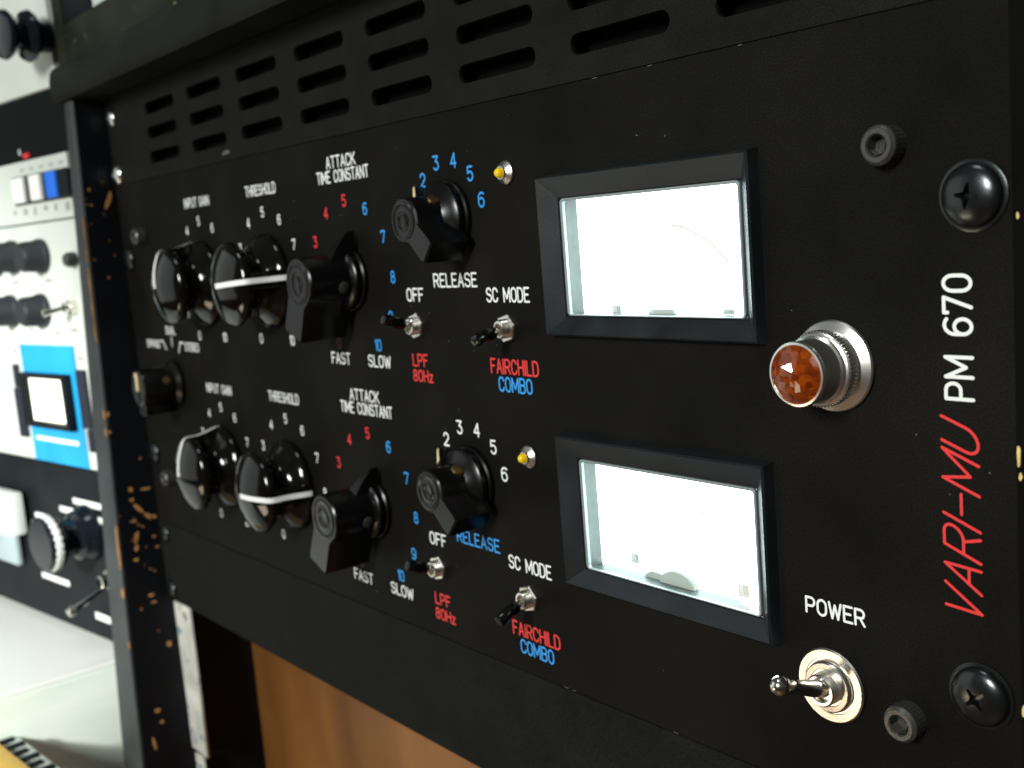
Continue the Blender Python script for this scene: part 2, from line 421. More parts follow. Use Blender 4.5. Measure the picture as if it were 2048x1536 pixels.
# left side board: the dark inner face and the paler front edge
def yf(z): return -16.4 - (92 - z) * 0.0262        # the board leans forward a little towards the floor
def xl(z): return -255.6 - (94 - z) * 0.058
def leaning(z0, z1, e, yb):
    vs = []
    for z in (z0, z1):
        a_, b_ = xl(z) + e, -243.2 - e
        vs += [(a_ + 1, yf(z) - 0.0, z), (b_ - 1, yf(z), z), (b_, yf(z) + 1, z), (b_, yb, z), (a_, yb, z), (a_, yf(z) + 1, z)]
    return G().add(vs, [(i, (i + 1) % 6, 6 + (i + 1) % 6, 6 + i) for i in range(6)] + [tuple(range(6)), tuple(range(6, 12))])
side = leaning(-600, 105.0, 0, 460).build('side_board', 'board', cab, loc=(0, 0, 600), smooth=0); side['label'] = 'left side board, near-black with chips showing bare wood'
vs = []
for z in (-599, 104.8):
    for k_, (dx, dy) in enumerate(((0.2, 0.4), (1.2, -0.35), (0, -0.35), (0, 0.2))):
        x_ = xl(z) + dx if k_ < 2 else -244.2 + (0 if k_ == 2 else 0.4)
        vs.append((x_, yf(z) + dy, z))
eb = G().add(vs, [(0, 1, 5, 4), (1, 2, 6, 5), (2, 3, 7, 6), (3, 0, 4, 7), (0, 1, 2, 3), (4, 5, 6, 7)]).build('front_edge', 'boardedge', side, smooth=0)
# chips of bare wood: (y, z, length, width, angle) on the inner face x = -243.2
def chips(spots, x, parent, name='bare_wood_chips'):
    gg = G()
    for (y, z, l, w_, a) in spots:
        n = 9; pts = []
        for i in range(n):
            q = 2 * PI * i / n; r = 1 + random.uniform(-0.32, 0.32)
            py, pz = l / 2 * math.cos(q) * r, w_ / 2 * math.sin(q) * r
            pts.append((x, y + py * math.cos(a) - pz * math.sin(a), z + py * math.sin(a) + pz * math.cos(a)))
        pts2 = [(x - 0.5, p[1], p[2]) for p in pts]
        gg.add(pts + pts2, [tuple(range(n))] + [(i, (i + 1) % n, n + (i + 1) % n, n + i) for i in range(n)])
    o = gg.build(name, 'barewood', parent, smooth=0); o['kind'] = 'stuff'
    return o
spots = [(-3.9, 54.2, 9.5, 2.2, math.radians(64)), (-13.2, 59.7, 1.5, 1.5, 0), (-12.9, 52.0, 1.2, 1.0, 0), (-9, 14, 0.9, 0.8, 0),
         (-19, -57.5, 2.0, 3.2, 0), (-19.2, -67, 1.6, 1.8, 0), (-12.2, -100, 2.6, 2.6, 0), (-12.4, -105.5, 2.2, 2.4, 0), (-4.6, -101, 6.0, 1.1, 0),
         (-9.2, -111.0, 6.5, 2.0, math.radians(-48)), (-5.2, -115.4, 5.2, 2.6, math.radians(-38)), (-1.8, -117.2, 3.0, 1.8, -0.5),
         (-13.2, -117.2, 3.6, 1.0, 0), (-12.6, -126, 2.2, 6.5, -0.25), (-13.4, -132, 2.6, 3.0, 0), (-14.6, -138.4, 2.8, 1.4, 0),
         (-8.8, -160, 3.2, 1.8, 0), (-7.8, -164, 3.2, 1.2, 0), (-2.4, -190, 3, 3.4, 0.4), (-13.8, -225, 3.2, 2.6, 0.3), (-12, -232, 2.4, 1.8, 0),
         (-17.8, -243, 1.5, 8, 0.1), (-5, -84, 1.0, 0.8, 0), (-15, 24, 0.9, 0.8, 0), (-3, -128, 2, 1.2, 0.3), (-2, -134, 2.4, 1.2, 0.2)]
for i in range(10):                                  # small flecks round the worn middle of the board
    z_ = random.gauss(-126, 26); spots.append((random.uniform(-21, -1), z_, random.uniform(0.5, 1.8), random.uniform(0.4, 1.2), random.uniform(-.8, .8)))
for i in range(9):
    spots.append((random.uniform(-16, -4), random.uniform(20, 66), random.uniform(0.3, 0.8), random.uniform(0.3, 0.7), 0))
c_ = chips([(y, z + 0, l, w_, a) for y, z, l, w_, a in spots], -242.95, side); 
# bare wood along the arris of the front edge
for (z0, z1, w_) in ((46, 34, 1.0), (34, 22, .6), (20, 6, 1.1), (6, -8, 1.3), (-8, -19, 0.9), (-55, -60, 2.0), (-65, -69, 1.6), (-117, -142, 2.6), (-152.5, -158, 3.6), (-182, -186, 1.6)):
    n = 7; gg = G()
    a = [(-243.35, yf(z0 + (z1 - z0) * i / n) - .55, z0 + (z1 - z0) * i / n) for i in range(n + 1)]
    b = [(-243.4 - w_ * (.25 + .75 * math.sin(PI * (i + .3) / (n + .6))) + random.uniform(-.15, .15) * w_, yf(z0 + (z1 - z0) * i / n) - .55, z0 + (z1 - z0) * i / n) for i in range(n + 1)]
    pts = a + b[::-1]
    p2 = [(p[0], p[1] + 0.5, p[2]) for p in pts]; m_ = len(pts)
    gg.add(pts + p2, [(i, i + 1, 2 * n - i, 2 * n + 1 - i) for i in range(n)] + [(i, (i + 1) % m_, m_ + (i + 1) % m_, m_ + i) for i in range(m_)])
    gg.build('bare_wood_patch', 'barewood', side, smooth=0)
# right side board
g = G(); g.box(242.2, 262, -4.5, 460, -600, 150, 0.6)
rs = cabp(g, 'side_board', 'boardedge'); rs['label'] = 'right side board, black with two bright yellow chips'
rs.data.materials[0] = worn_mat('dark_board_right', (0.0028, 0.0028, 0.0026), (0.3, 0.2, 0.08), 0.85, 160, 0.6, 0.04)
gg = G()
for (x, z, w_, h_) in ((243.0, -27.8, 0.8, 4.2), (245.2, -32.6, 0.8, 3.6), (243.3, -31.6, .7, 1.8), (243.2, -79.4, 1.0, 2.6), (243.6, 18.2, 0.6, 1.2), (247.6, -25.5, .3, 1.2)):
    n = 9
    pts = [(x + w_ / 2 * math.cos(2 * PI * i / n) * random.uniform(.7, 1.2), -4.75, z + h_ / 2 * math.sin(2 * PI * i / n) * random.uniform(.8, 1.2)) for i in range(n)]
    pts2 = [(p[0], -4.3, p[2]) for p in pts]
    gg.add(pts + pts2, [tuple(range(n))] + [(i, (i + 1) % n, n + (i + 1) % n, n + i) for i in range(n)])
M['yellowchip'] = mat('yellow_bare_wood', (0.75, 0.55, 0.20), 0.5, var=0.2, vscale=400)
o = gg.build('bare_wood_chips', 'yellowchip', rs, smooth=0); o['kind'] = 'stuff'
# top trim: rounded moulding that overhangs the bay
prof = [(0, 105.5), (-18.6, 105.5), (-19.6, 107.0), (-20.0, 109.5), (-20.2, 113), (-20.0, 117), (-19.2, 121), (-17.6, 123.2), (-15, 124.0), (0, 124.2)]
g = G(); xs = [-266.5, -265.4, -262.0, 560]; ins = [3.4, 1.2, 0, 0]
vs = []
for x, q in zip(xs, ins):
    for (y, z) in prof:
        cy, cz = -8, 114.5
        L = math.hypot(y - cy, z - cz); kk = (L - q) / L
        vs.append((x, cy + (y - cy) * kk, cz + (z - cz) * kk))
n = len(prof)
fs = [(r * n + i, r * n + (i + 1) % n, (r + 1) * n + (i + 1) % n, (r + 1) * n + i) for r in range(3) for i in range(n)]
fs += [tuple(range(n)), tuple(range(3 * n, 4 * n))]
g.add(vs, fs); cabp(g, 'top_trim', 'trim', smooth=24)
g = G(); g.box(-279, 560, -8.5, 420, 124.4, 146.5, 1.0); cabp(g, 'top_board', 'trimtop')
g = G(); g.box(-243, 242, 0.4, 420, 105.8, 124.0, 0.3); cabp(g, 'rack_roof', 'dark')
g = G(); g.box(-243, 242, 400, 410, -600, 105.4, 0.3); cabp(g, 'cabinet_back', 'dark')
# wooden drawer front behind the open bay below
g = G(); g.box(-242.9, 242, 45, 60, -520, -150, 0.5); cabp(g, 'wooden_back_board', 'wood')
# pale metal rack rail with hole
rl = plate('rack_rail', rect(-243.0, -222.5, -252.5, -166.3), [roundrect(-232.5, -227, -176, -170, 2.5)], 3.0, 1.8, 'rail', cab)
rl.location = (0, 0, 600 * S)
rl2 = plate('rack_rail', rect(-243.0, -233, -420, -256), [], 4.0, 1.8, 'rail', cab); rl2.location = (0, 0, 600 * S)

# ================================================================== screws (built once, copied)
def boolean_cut(o, cutter):
    md = o.modifiers.new('cut', 'BOOLEAN'); md.operation = 'DIFFERENCE'; md.object = cutter; md.solver = 'EXACT'
    bpy.context.view_layer.update()
    dg = bpy.context.evaluated_depsgraph_get()
    me = bpy.data.meshes.new_from_object(o.evaluated_get(dg)); o.modifiers.clear(); o.data = me
    for p in me.polygons: p.use_smooth = True
    me.set_sharp_from_angle(angle=math.radians(30))
    bpy.data.objects.remove(cutter)
SCR = {}
def add_screw(parent, x, z, r=7.0, h=3.4, m='screw', ang=0.4, washer=True, y=0, name='rack_screw'):
    key = (r, h, m)
    if key not in SCR:
        g = G()
        g.lathe([(0, 0), (r, 0), (r, 0.7)] + [(r * math.cos(math.radians(t)), 0.7 + (h - 0.7) * math.sin(math.radians(t)) ** 0.9) for t in range(10, 86, 8)] + [(0, h)], 40)
        o = g.build(name, m, None)
        q = G(); a, b = r * 0.50, r * 0.115
        arm = [(-a, -b * .5), (-b * 1.6, -b), (-b, -b * 1.6), (-b * .5, -a), (b * .5, -a), (b, -b * 1.6), (b * 1.6, -b), (a, -b * .5), (a, b * .5), (b * 1.6, b), (b, b * 1.6), (b * .5, a), (-b * .5, a), (-b, b * 1.6), (-b * 1.6, b), (-a, b * .5)]
        n = len(arm)
        q.add([(u, -h - 1, v) for u, v in arm] + [(u * .45, -h + h * .62, v * .45) for u, v in arm], [(i, (i + 1) % n, n + (i + 1) % n, n + i) for i in range(n)] + [tuple(range(n)), tuple(range(n, 2 * n))])
        cu = q.build('cutter', m, None, smooth=0)
        boolean_cut(o, cu)
        SCR[key] = o.data; bpy.data.objects.remove(o)
    o = bpy.data.objects.new(name, SCR[key]); C.objects.link(o); o.parent = parent
    o.location = Vector((x, y, z)) * S; o.rotation_euler = (0, ang, 0)
    if washer:
        G().lathe([(r - 1, 0.05), (r + .75, 0.05), (r + .75, 0.45), (r + 0.3, 0.6), (r - 1, 0.6)], 40).build('washer', m, o)
    return o
def add_socket(parent, x, z, r=4.1, h=4.8):
    g = G(); g.lathe([(r, 0), (r, h - 0.8), (r - 0.7, h), (2.5, h), (2.2, h - 0.5)], 40)
    # knurled side
    for i in range(28):
        q = 2 * PI * i / 28; g.box(r * math.cos(q) - .07, r * math.cos(q) + .07, -h + 1.2, -0.4, r * math.sin(q) - .07, r * math.sin(q) + .07)
    o = g.build('socket_bolt', 'bolt', parent, loc=(x, 0, z))
    s_ = G(); n = 6
    ring = [(2.2 * math.cos(2 * PI * i / n + .3), 2.2 * math.sin(2 * PI * i / n + .3)) for i in range(n)]
    s_.add([(a, -h + 0.4, b) for a, b in ring] + [(a, -h + 3.0, b) for a, b in ring], [(i, (i + 1) % n, n + (i + 1) % n, n + i) for i in range(n)] + [tuple(range(n, 2 * n))])
    s_.build('hex_recess', 'bolt', o, smooth=0)
    return o

# ================================================================== vent panel (1U) and blank panel (1U)
vp = empty('vent_panel', (0, 0, 61.4), 'black slotted ventilation panel above the compressor', 'vent panel')
slots = []
for i in range(-4, 5):
    for z in (70.4, 81.9, 93.4):
        x0 = -188.6 + 51.2 * (i + 4)
        if x0 + 37 < 232: slots.append(stadium(x0, x0 + 36.6, z, 2.75))
pl = plate('slotted_plate', roundrect(-241, 241, 61.0, 105.3, 0.8), slots, 0.0, 2.0, 'vent', vp, 0.15); pl.location = (0, 0, -61.4 * S)
# shallow rounded step along the lower edge of the plate
G().box(-235, 236, 8, 9, 62.5, 104).build('inner_baffle', 'dark', vp, loc=(0, 0, -61.4))
for z in (94.6, 66.0):
    add_screw(vp, -232.6, z - 61.4, 4.6 if z > 80 else 5.6, 2.6 if z > 80 else 3.6, 'zinc', 0.2, False)
for z in (99, 67.5): add_screw(vp, 232.6, z - 61.4, 5.0, 2.8, 'screw', 0.6, False)
# pale scuff on the plate near its lower edge
g = G(); g.strokes([[(-106.5, 63.9), (-99.5, 64.3)], [(-105, 64.6), (-101, 64.9)]], 0.9, -0.06)
M['scuff'] = mat('pale_scuff', (0.09, 0.095, 0.09), 0.6)
g.build('scuff_mark', 'scuff', pl, smooth=0)

bp = empty('blank_panel', (0, 0, -163), 'plain black blanking panel under the compressor', 'blank panel')
pl = plate('blank_plate', roundrect(-241, 241, -162.6, -118.75, 1.0), [], -0.25, 3.0, 'vent', bp, 0.2); pl.location = (0, 0, 163 * S)
for z in (-125.2, -156.6):
    add_screw(bp, -232.4, z + 163, 5.2, 3.0, 'screw', 0.3, False)
    add_screw(bp, 232.4, z + 163, 5.2, 3.0, 'screw', 0.5, False)

# ================================================================== the compressor
unit = empty('vari_mu_compressor', (0, 0, -118.8), 'black rack mounted tube compressor with two glowing meters and amber jewel lamp', 'compressor')
Z0 = 118.8
class P:  # parts of the unit are given in panel coordinates
    pass
def up(x, z, y=0): return (x, y, z + Z0)
DZ = -86.1; MDZ = -74.4
holes = [rect(110.0, 175.4, -3.2, 30.2), rect(110.0, 175.4, -3.2 + MDZ, 30.2 + MDZ)]
fp = plate('front_panel', roundrect(-241, 241.2, -118.55, 60.85, 0.8), holes, 0.0, 3.2, 'panel', unit, 0.2); fp.location = (0, 0, Z0 * S)
G().box(-225, 225, 30, 300, -110, 56, 0.5).build('chassis', 'dark', unit, loc=(0, 0, Z0))

def lab(txt, cx, cz, h, m, width=None, w=0.62, label=None, **kw):
    o = word(txt, cx, cz, h, m, unit, width, w, label, **kw); o.location = (0, 0, Z0 * S); return o

# ---- lettering, upper and lower channel
for c in (0, 1):
    d = c * DZ; dl = -86.6 * c
    lab('INPUT GAIN', -139.8, 46.0 + d, 3.9, 'white', 27.2)
    lab('THRESHOLD', -74.8, 46.6 + d, 3.9, 'white', 27.0)
    lab('ATTACK', -8.4, 52.0 + d, 4.0, 'white', 20.5)
    lab('TIME CONSTANT', -8.3, 46.9 + d, 4.0, 'white', 36.5)
    lab('FAST', -22.7, -20.6 + d, 4.0, 'white', 13.6)
    lab('SLOW', 4.9, -20.6 + d, 4.0, 'white', 14.8)
    lab('OFF', 32.1, 3.4 - 85.6 * c, 4.1, 'white', 9.6)
    lab('SC MODE', 82.6, 3.3 - 85.6 * c, 4.1, 'white', 20.6)
    lab('RELEASE', 55.9, 8.1 - 86.6 * c, 4.1, 'blue' if c else 'white', 23.4)
    lab('LPF', 31.6, -19.0 - 85.4 * c, 3.9, 'red', 8.8)
    lab('80Hz', 32.4, -24.4 - 85.6 * c, 3.7, 'red', 11.6)
    lab('FAIRCHILD', 83.0, -18.9 - 85.6 * c, 4.3, 'red', 23.0)
    lab('COMBO', 82.9, -24.5 - 85.6 * c, 4.3, 'blue', 16.0)
    for (cx, cz, R) in ((-140.1, 9.05, 28.3), (-75.0, 9.45, 28.1)):
        for n_ in range(11):
            a = math.radians((n_ - 5) * 30)
            lab(str(n_), cx + R * math.sin(a), cz + d + R * math.cos(a), 3.7, 'white', 2.3 if n_ not in (1, 10) else (0.5 if n_ == 1 else 3.4))
    for n_ in range(11):
        a = math.radians((n_ - 5) * 30)
        lab(str(n_), -8.8 + 28.1 * math.sin(a), 9.65 + d + 28.1 * math.cos(a), 3.9, 'darkred' if n_ == 0 else ('red' if n_ < 6 else 'blue'), 2.4 if n_ not in (1, 10) else (0.5 if n_ == 1 else 3.6))
    for n_ in range(1, 7):
        a = math.radians((n_ - 3.5) * 30.3)
        lab(str(n_), 55.95 + 18.2 * math.sin(a), 28.0 + d + 18.2 * math.cos(a), 4.2, 'white' if c else 'blue', 2.7 if n_ != 1 else 0.6, w=0.66)
lab('DUAL', -190.0, -13.8, 3.6, 'white', 11.5)
lab('BYPASS', -215.0, -21.2, 3.5, 'white', 16.5)
lab('STEREO', -165.6, -21.4, 3.6, 'white', 16.5)
g = G(); g.strokes([[(-190, -17.0), (-190, -21.6)], [(-204.6, -19.4), (-201.8, -19.4), (-198.2, -23.6)], [(-175.6, -19.6), (-179.6, -19.6), (-182.6, -24.6)]], 0.9)
g.build('position_marks', 'white', unit, loc=(0, 0, Z0), smooth=0)
o = lab('POWER', 196.0, -70.75, 3.7, 'white', 15.9, w=0.62)
# vertical name on the right edge: reads from bottom to top
lab('PM 670', 228.5, -5.7, 5.9, 'white', 25.2, w=0.78, rot=PI / 2, gap=1.6)
lab('VARI-MU', 228.3, -45.5, 8.0, 'red', 40.6, w=0.66, rot=PI / 2, slant=0.42, gap=1.3)

M['dust'] = mat('pale_dust', (0.16, 0.16, 0.15), 0.8)
g = G(); rnd = random.Random(3)
for i in range(46):
    x, z = rnd.uniform(-60, 236), rnd.uniform(-112, 56)
    if 101 < x < 181 and (-10 < z < 38 or -84 < z < -36): continue
    q = rnd.uniform(0, PI); l = rnd.uniform(0.05, 0.55)
    g.strokes([[(x, z), (x + l * math.cos(q), z + l * math.sin(q))]], rnd.uniform(0.10, 0.22), -0.06, 3)
o = g.build('dust_speck', 'dust', unit, loc=(0, 0, Z0), smooth=0); o['kind'] = 'stuff'
g = G()
for x in (126.5, 147, 176):
    l = rnd.uniform(0.6, 2.6); g.strokes([[(x, 60.66), (x + l, 60.7)]], 0.16, -0.06, 3)
for x in (95, 99, 141):
    l = rnd.uniform(0.6, 2.2); g.strokes([[(x, -118.35), (x + l, -118.37)]], 0.18, -0.06, 3)
M['wearglint'] = mat('worn_edge_glint', (0.10, 0.105, 0.10), 0.4)  # glints along the worn edges, painted as pale strokes
o = g.build('edge_wear_glints', 'wearglint', unit, loc=(0, 0, Z0), smooth=0); o['kind'] = 'stuff'

# ---- round fluted knobs (input gain, threshold)
def round_knob(x, z, ang, label):
    prof = [(19.0, 0.4), (19.4, 1.0), (19.5, 2.2), (19.0, 3.2), (17.2, 4.8), (14.6, 6.6), (12.6, 8.6), (11.9, 10.2), (12.6, 12.0), (14.4, 13.6), (16.2, 14.9), (17.0, 16.2), (17.1, 17.4), (16.6, 18.6), (15.4, 19.5), (13.0, 20.7), (10.0, 22.0), (6.5, 23.1), (3.0, 23.8), (0, 24.0)]
    o = G().lathe(prof, 72).build('round_knob', 'knob', unit, loc=up(x, z), ry=ang, smooth=60)
    o['label'] = label
    # ridge that carries the pointer line: fills the waist on one side
    rp = [(8.0, 1.0), (19.2, 1.2), (19.45, 2.4), (18.9, 4.6), (17.8, 8.2), (17.1, 12.0), (17.0, 16.0), (16.6, 18.2), (8.0, 18.2)]
    g = G(); vs = []
    for hw, ins in ((-3.6, 0.7), (-2.4, 0), (2.4, 0), (3.6, 0.7)):
        for (r, h) in rp: vs.append((hw, -h, r - ins))
    n = len(rp); fs = [(k_ * n + i, k_ * n + (i + 1) % n, (k_ + 1) * n + (i + 1) % n, (k_ + 1) * n + i) for k_ in range(3) for i in range(n)]
    fs += [tuple(range(n)), tuple(range(3 * n, 4 * n))]
    g.add(vs, fs).build('pointer_ridge', 'knob', o, smooth=50)
    path = [(0.0, 24.15), (3.0, 23.95), (6.5, 23.3), (10.0, 22.2), (13.0, 20.95), (15.5, 19.7), (16.9, 18.3), (17.35, 16.4), (17.35, 12.2), (18.1, 8.4), (19.15, 4.8), (19.7, 2.4), (19.6, 1.4)]
    g = G(); hw = 1.05; vs = []; n = len(path)
    for (r, h) in path: vs += [(-hw, -h, r), (hw, -h, r)]
    for (r, h) in path: vs += [(-hw, -(h - .5), max(0, r - .5)), (hw, -(h - .5), max(0, r - .5))]
    fs = []
    for i in range(n - 1):
        a = 2 * i; fs.append((a, a + 1, a + 3, a + 2)); b_ = 2 * n
        fs.append((a, a + 2, a + 2 + b_, a + b_)); fs.append((a + 1, a + 3, a + 3 + b_, a + 1 + b_))
    g.add(vs, fs).build('pointer_line', 'line', o, smooth=40)
    return o
round_knob(-140.1, 9.05, math.radians(-14), 'upper input gain knob, white line pointing up')
round_knob(-75.0, 9.45, math.radians(86), 'upper threshold knob, white line pointing right')
round_knob(-140.1, 9.05 + DZ, math.radians(-7), 'lower input gain knob, white line pointing up')
round_knob(-75.0, 9.45 + DZ, math.radians(93), 'lower threshold knob, white line pointing right')

# ---- bar knobs (attack, release, mode)
def bar_knob(x, z, ang, H, L, hw, rb, coll, tip, label, cream, name='bar_knob'):
    """pointer towards +Z before rotation, tail towards -Z"""
    # body outline: boss arc + tail
    pts = []
    a0 = math.degrees(math.asin(min(1, hw / rb)))
    for i in range(17):
        q = math.radians(180 + a0 - (360 + -2 * (-90 + 0)) * 0 - 0)
        break
    # arc from left side (-x) over the top to the right side (+x)
    for i in range(21):
        q = math.radians(200 - 220 * i / 20)
        pts.append((rb * math.cos(q), rb * math.sin(q)))
    pts += [(hw * 1.0, -rb * 0.85), (hw * 1.02, -L + 2.0), (hw * 0.93, -L + 0.3), (-hw * 0.93, -L - 0.0), (-hw * 1.02, -L + 2.0), (-hw * 1.0, -rb * 0.85)]
    g = G()
    g.prism(pts, 3.2, H, 0.55)
    # raised ring and dished centre on the face
    ro = rb * 0.78
    g.lathe([(ro + .5, H - .2), (ro + .2, H + .25), (ro - .3, H + .35), (ro - .9, H + .1), (ro - 1.4, H + 0.02), (ro * .55, H + 0.05), (ro * .45, H + .35), (ro * .38, H + .1), (0, H + 0.06)], 40)
    # collar
    g.lathe([(coll, 0.4), (coll, 1.6), (coll - .5, 2.1), (coll - 1.1, 2.2), (coll - 1.1, 3.0), (coll - .4, 3.3), (coll - .4, 4.6), (coll - 1.0, 5.2), (coll - 2.4, 5.7), (rb * .96, 7.6)], 56)
    # pointer wedge
    t = tip; w0 = hw * 0.62
    sec = [(rb * .55, w0, H * .62), (rb * 1.0, w0 * .8, H * .50), (t * .72, w0 * .5, H * .40), (t, .35, 4.6)]
    vs = []
    for (r, w_, h_) in sec: vs += [(-w_, -1.6, r), (w_, -1.6, r), (w_ * .75, -h_, r), (-w_ * .75, -h_, r)]
    fs = []
    for i in range(3):
        a = i * 4
        for j in range(4): fs.append((a + j, a + (j + 1) % 4, a + 4 + (j + 1) % 4, a + 4 + j))
    fs += [(0, 1, 2, 3), (12, 13, 14, 15)]
    g.add(vs, fs)
    o = g.build(name, 'barknob', unit, loc=up(x, z), ry=ang, smooth=32); o['label'] = label
    if cream:
        q = G(); r0, r1 = t * .68, t + .2
        q.add([(-1.15, -H * .41 - .35, r0), (0.75, -H * .41 - .35, r0), (.2, -4.95, r1), (-.45, -4.95, r1), (-1.2, -H * .41 + .8, r0), (0.75, -H * .41 + .6, r0), (.2, -4.3, r1), (-.45, -4.3, r1)],
              [(0, 1, 2, 3), (0, 3, 7, 4), (1, 2, 6, 5), (2, 3, 7, 6), (4, 5, 6, 7), (0, 1, 5, 4)]).build('pointer_mark', 'cream', o, smooth=0)
    # set screw in the flank, a quarter turn clockwise of the pointer
    s_ = G(); s_.lathe([(2.1, rb * .8), (2.1, rb + .35), (1.8, rb + .5), (0, rb + .5)], 20, c=(0, -8.6, 0), ax=(1, 0, 0.12))
    ss = s_.build('set_screw', 'brass' if cream else 'bolt', o)
    return o
bar_knob(56.0, 28.0, math.radians(-47.5), 17.5, 15.6, 4.0, 7.2, 12.0, 15.6, 'upper release knob with cream tip pointing at 2', True)
bar_knob(56.0, 28.0 + DZ, math.radians(-48.5), 17.8, 15.6, 4.0, 7.2, 12.0, 15.6, 'lower release knob with cream tip pointing at 2', True)
bar_knob(-8.8, 9.65, math.radians(24), 22.0, 21.2, 6.0, 9.2, 11.8, 18.4, 'upper attack time knob pointing at 6', False)
bar_knob(-8.8, 9.65 + DZ, math.radians(24.5), 22.0, 21.6, 6.0, 9.2, 11.8, 18.0, 'lower attack time knob pointing at 6', False)
# mode selector: round barrel with a cream line on its face
g = G(); g.lathe([(11.5, 0.4), (11.5, 2.2), (10.6, 3.0), (9.4, 4.0), (9.2, 18.6), (8.7, 19.6), (7.4, 20.0), (6.8, 19.7), (0, 19.7)], 48)
g.box(-4.2, 4.2, -18.8, -2.4, -13.5, -4, 0.5)
mk = g.build('selector_knob', 'barknob', unit, loc=up(-190.2, -40.2), ry=math.radians(0)); mk['label'] = 'bypass dual stereo selector knob with pale line'
G().box(-1.0, 1.0, -20.4, -19.4, -1.2, 7.8, 0.15).build('pointer_mark', 'cream', mk)
s_ = G().lathe([(1.8, 8.6), (1.8, 9.6), (0, 9.7)], 16, c=(0, -8.6, 0), ax=(1, 0, 0.35)).build('set_screw', 'brass', mk)

# ---- mini toggle switches
def toggle(x, z, tip, label, s=1.0, name='toggle_switch'):
    g = G()
    hexp = [(4.55 * s * math.cos(PI / 3 * i + .25), 4.55 * s * math.sin(PI / 3 * i + .25)) for i in range(6)]
    g.prism(hexp, 0.1, 2.0 * s, 0.35)
    g.lathe([(3.0 * s, 0.2)] + [(3.0 * s if i % 2 else 2.75 * s, 1.8 * s + 0.28 * i) for i in range(9)] + [(2.6 * s, 4.3 * s), (1.9 * s, 4.4 * s), (1.7 * s, 3.2 * s), (0, 3.2 * s)], 28)
    o = g.build(name, 'brushed', unit, loc=up(x, z)); o['label'] = label
    p0 = Vector((0, -3.2 * s, 0)); p1 = Vector(tip); d = (p1 - p0); L = d.length
    G().lathe([(1.0 * s, 0), (1.15 * s, L * .35), (1.55 * s, L * .45)], 20, c=p0, ax=d).build('lever', 'chrome', o)
    G().lathe([(1.3 * s, L * .22), (1.9 * s, L * .3), (2.05 * s, L * .62), (1.95 * s, L * .92), (1.5 * s, L * .985), (0.7 * s, L * 1.0), (0, L * 1.0)], 24, c=p0, ax=d).build('lever_sleeve', 'rubber', o)
    return o
toggle(32.5, -7.0, (0.8, -14.6, 3.9), 'upper low pass filter toggle, lever up')
toggle(82.3, -6.8, (0.6, -14.4, -2.2), 'upper side chain mode toggle, lever down')
toggle(32.2, -92.2, (0.4, -14.2, 4.3), 'lower low pass filter toggle, lever up')
toggle(82.1, -92.4, (0.2, -14.0, -4.0), 'lower side chain mode toggle, lever down')

# ---- power toggle
g = G()
g.lathe([(9.0, 0.1), (9.1, 0.7), (8.7, 1.1), (6.9, 1.2), (6.7, 0.9), (6.4, 0.9), (6.2, 1.9), (5.8, 2.3), (4.6, 2.4), (4.4, 2.2), (4.0, 2.2), (3.9, 4.6), (3.5, 5.0), (2.9, 5.0), (2.4, 3.6), (0, 3.6)], 56)
pw = g.build('power_toggle', 'brushed', unit, loc=up(194.4, -89.3)); pw['label'] = 'chrome power toggle with ball ended lever, switched up'
p0 = Vector((0, -3.4, 0)); d = Vector((-1.6, -17.2, 5.0)) - p0; L = d.length
G().lathe([(1.95, 0), (2.05, L * .25), (1.7, L * .6), (1.75, L * .72)] + [(2.45 * math.sin(math.radians(t)), L * .98 - 2.45 - 2.45 * math.cos(math.radians(t)) + 2.6) for t in range(40, 181, 10)], 32, c=p0, ax=d).build('lever', 'chrome', pw, smooth=60)

# ---- jewel pilot lamp
g = G()
g.lathe([(10.2, 0.1), (10.4, 0.9), (10.1, 1.3), (8.2, 2.25), (7.9, 2.6)], 72)
g.lathe([(8.0, 2.6), (8.0, 3.3), (8.35, 3.5), (8.35, 6.2), (8.0, 6.5), (7.6, 6.7), (7.6, 7.6), (7.2, 8.0), (7.1, 9.4), (7.05, 13.0), (7.2, 13.6), (7.0, 14.1), (6.55, 14.2), (6.4, 13.7)], 72)
jw = g.build('pilot_lamp', 'satin', unit, loc=up(198.8, -12.8), smooth=14); jw['label'] = 'amber faceted jewel lamp in chrome bezel'
g = G()
for i in range(60):
    q = 2 * PI * i / 60; cq, sq = math.cos(q), math.sin(q)
    g.add([((8.3) * cq - .14 * sq, -3.7, (8.3) * sq + .14 * cq), ((8.3) * cq + .14 * sq, -3.7, (8.3) * sq - .14 * cq), (8.62 * cq, -3.7, 8.62 * sq),
           ((8.3) * cq - .14 * sq, -6.0, (8.3) * sq + .14 * cq), ((8.3) * cq + .14 * sq, -6.0, (8.3) * sq - .14 * cq), (8.62 * cq, -6.0, 8.62 * sq)],
          [(0, 1, 2), (3, 5, 4), (0, 2, 5, 3), (2, 1, 4, 5)])
g.build('knurled_ring', 'chrome', jw, smooth=0)
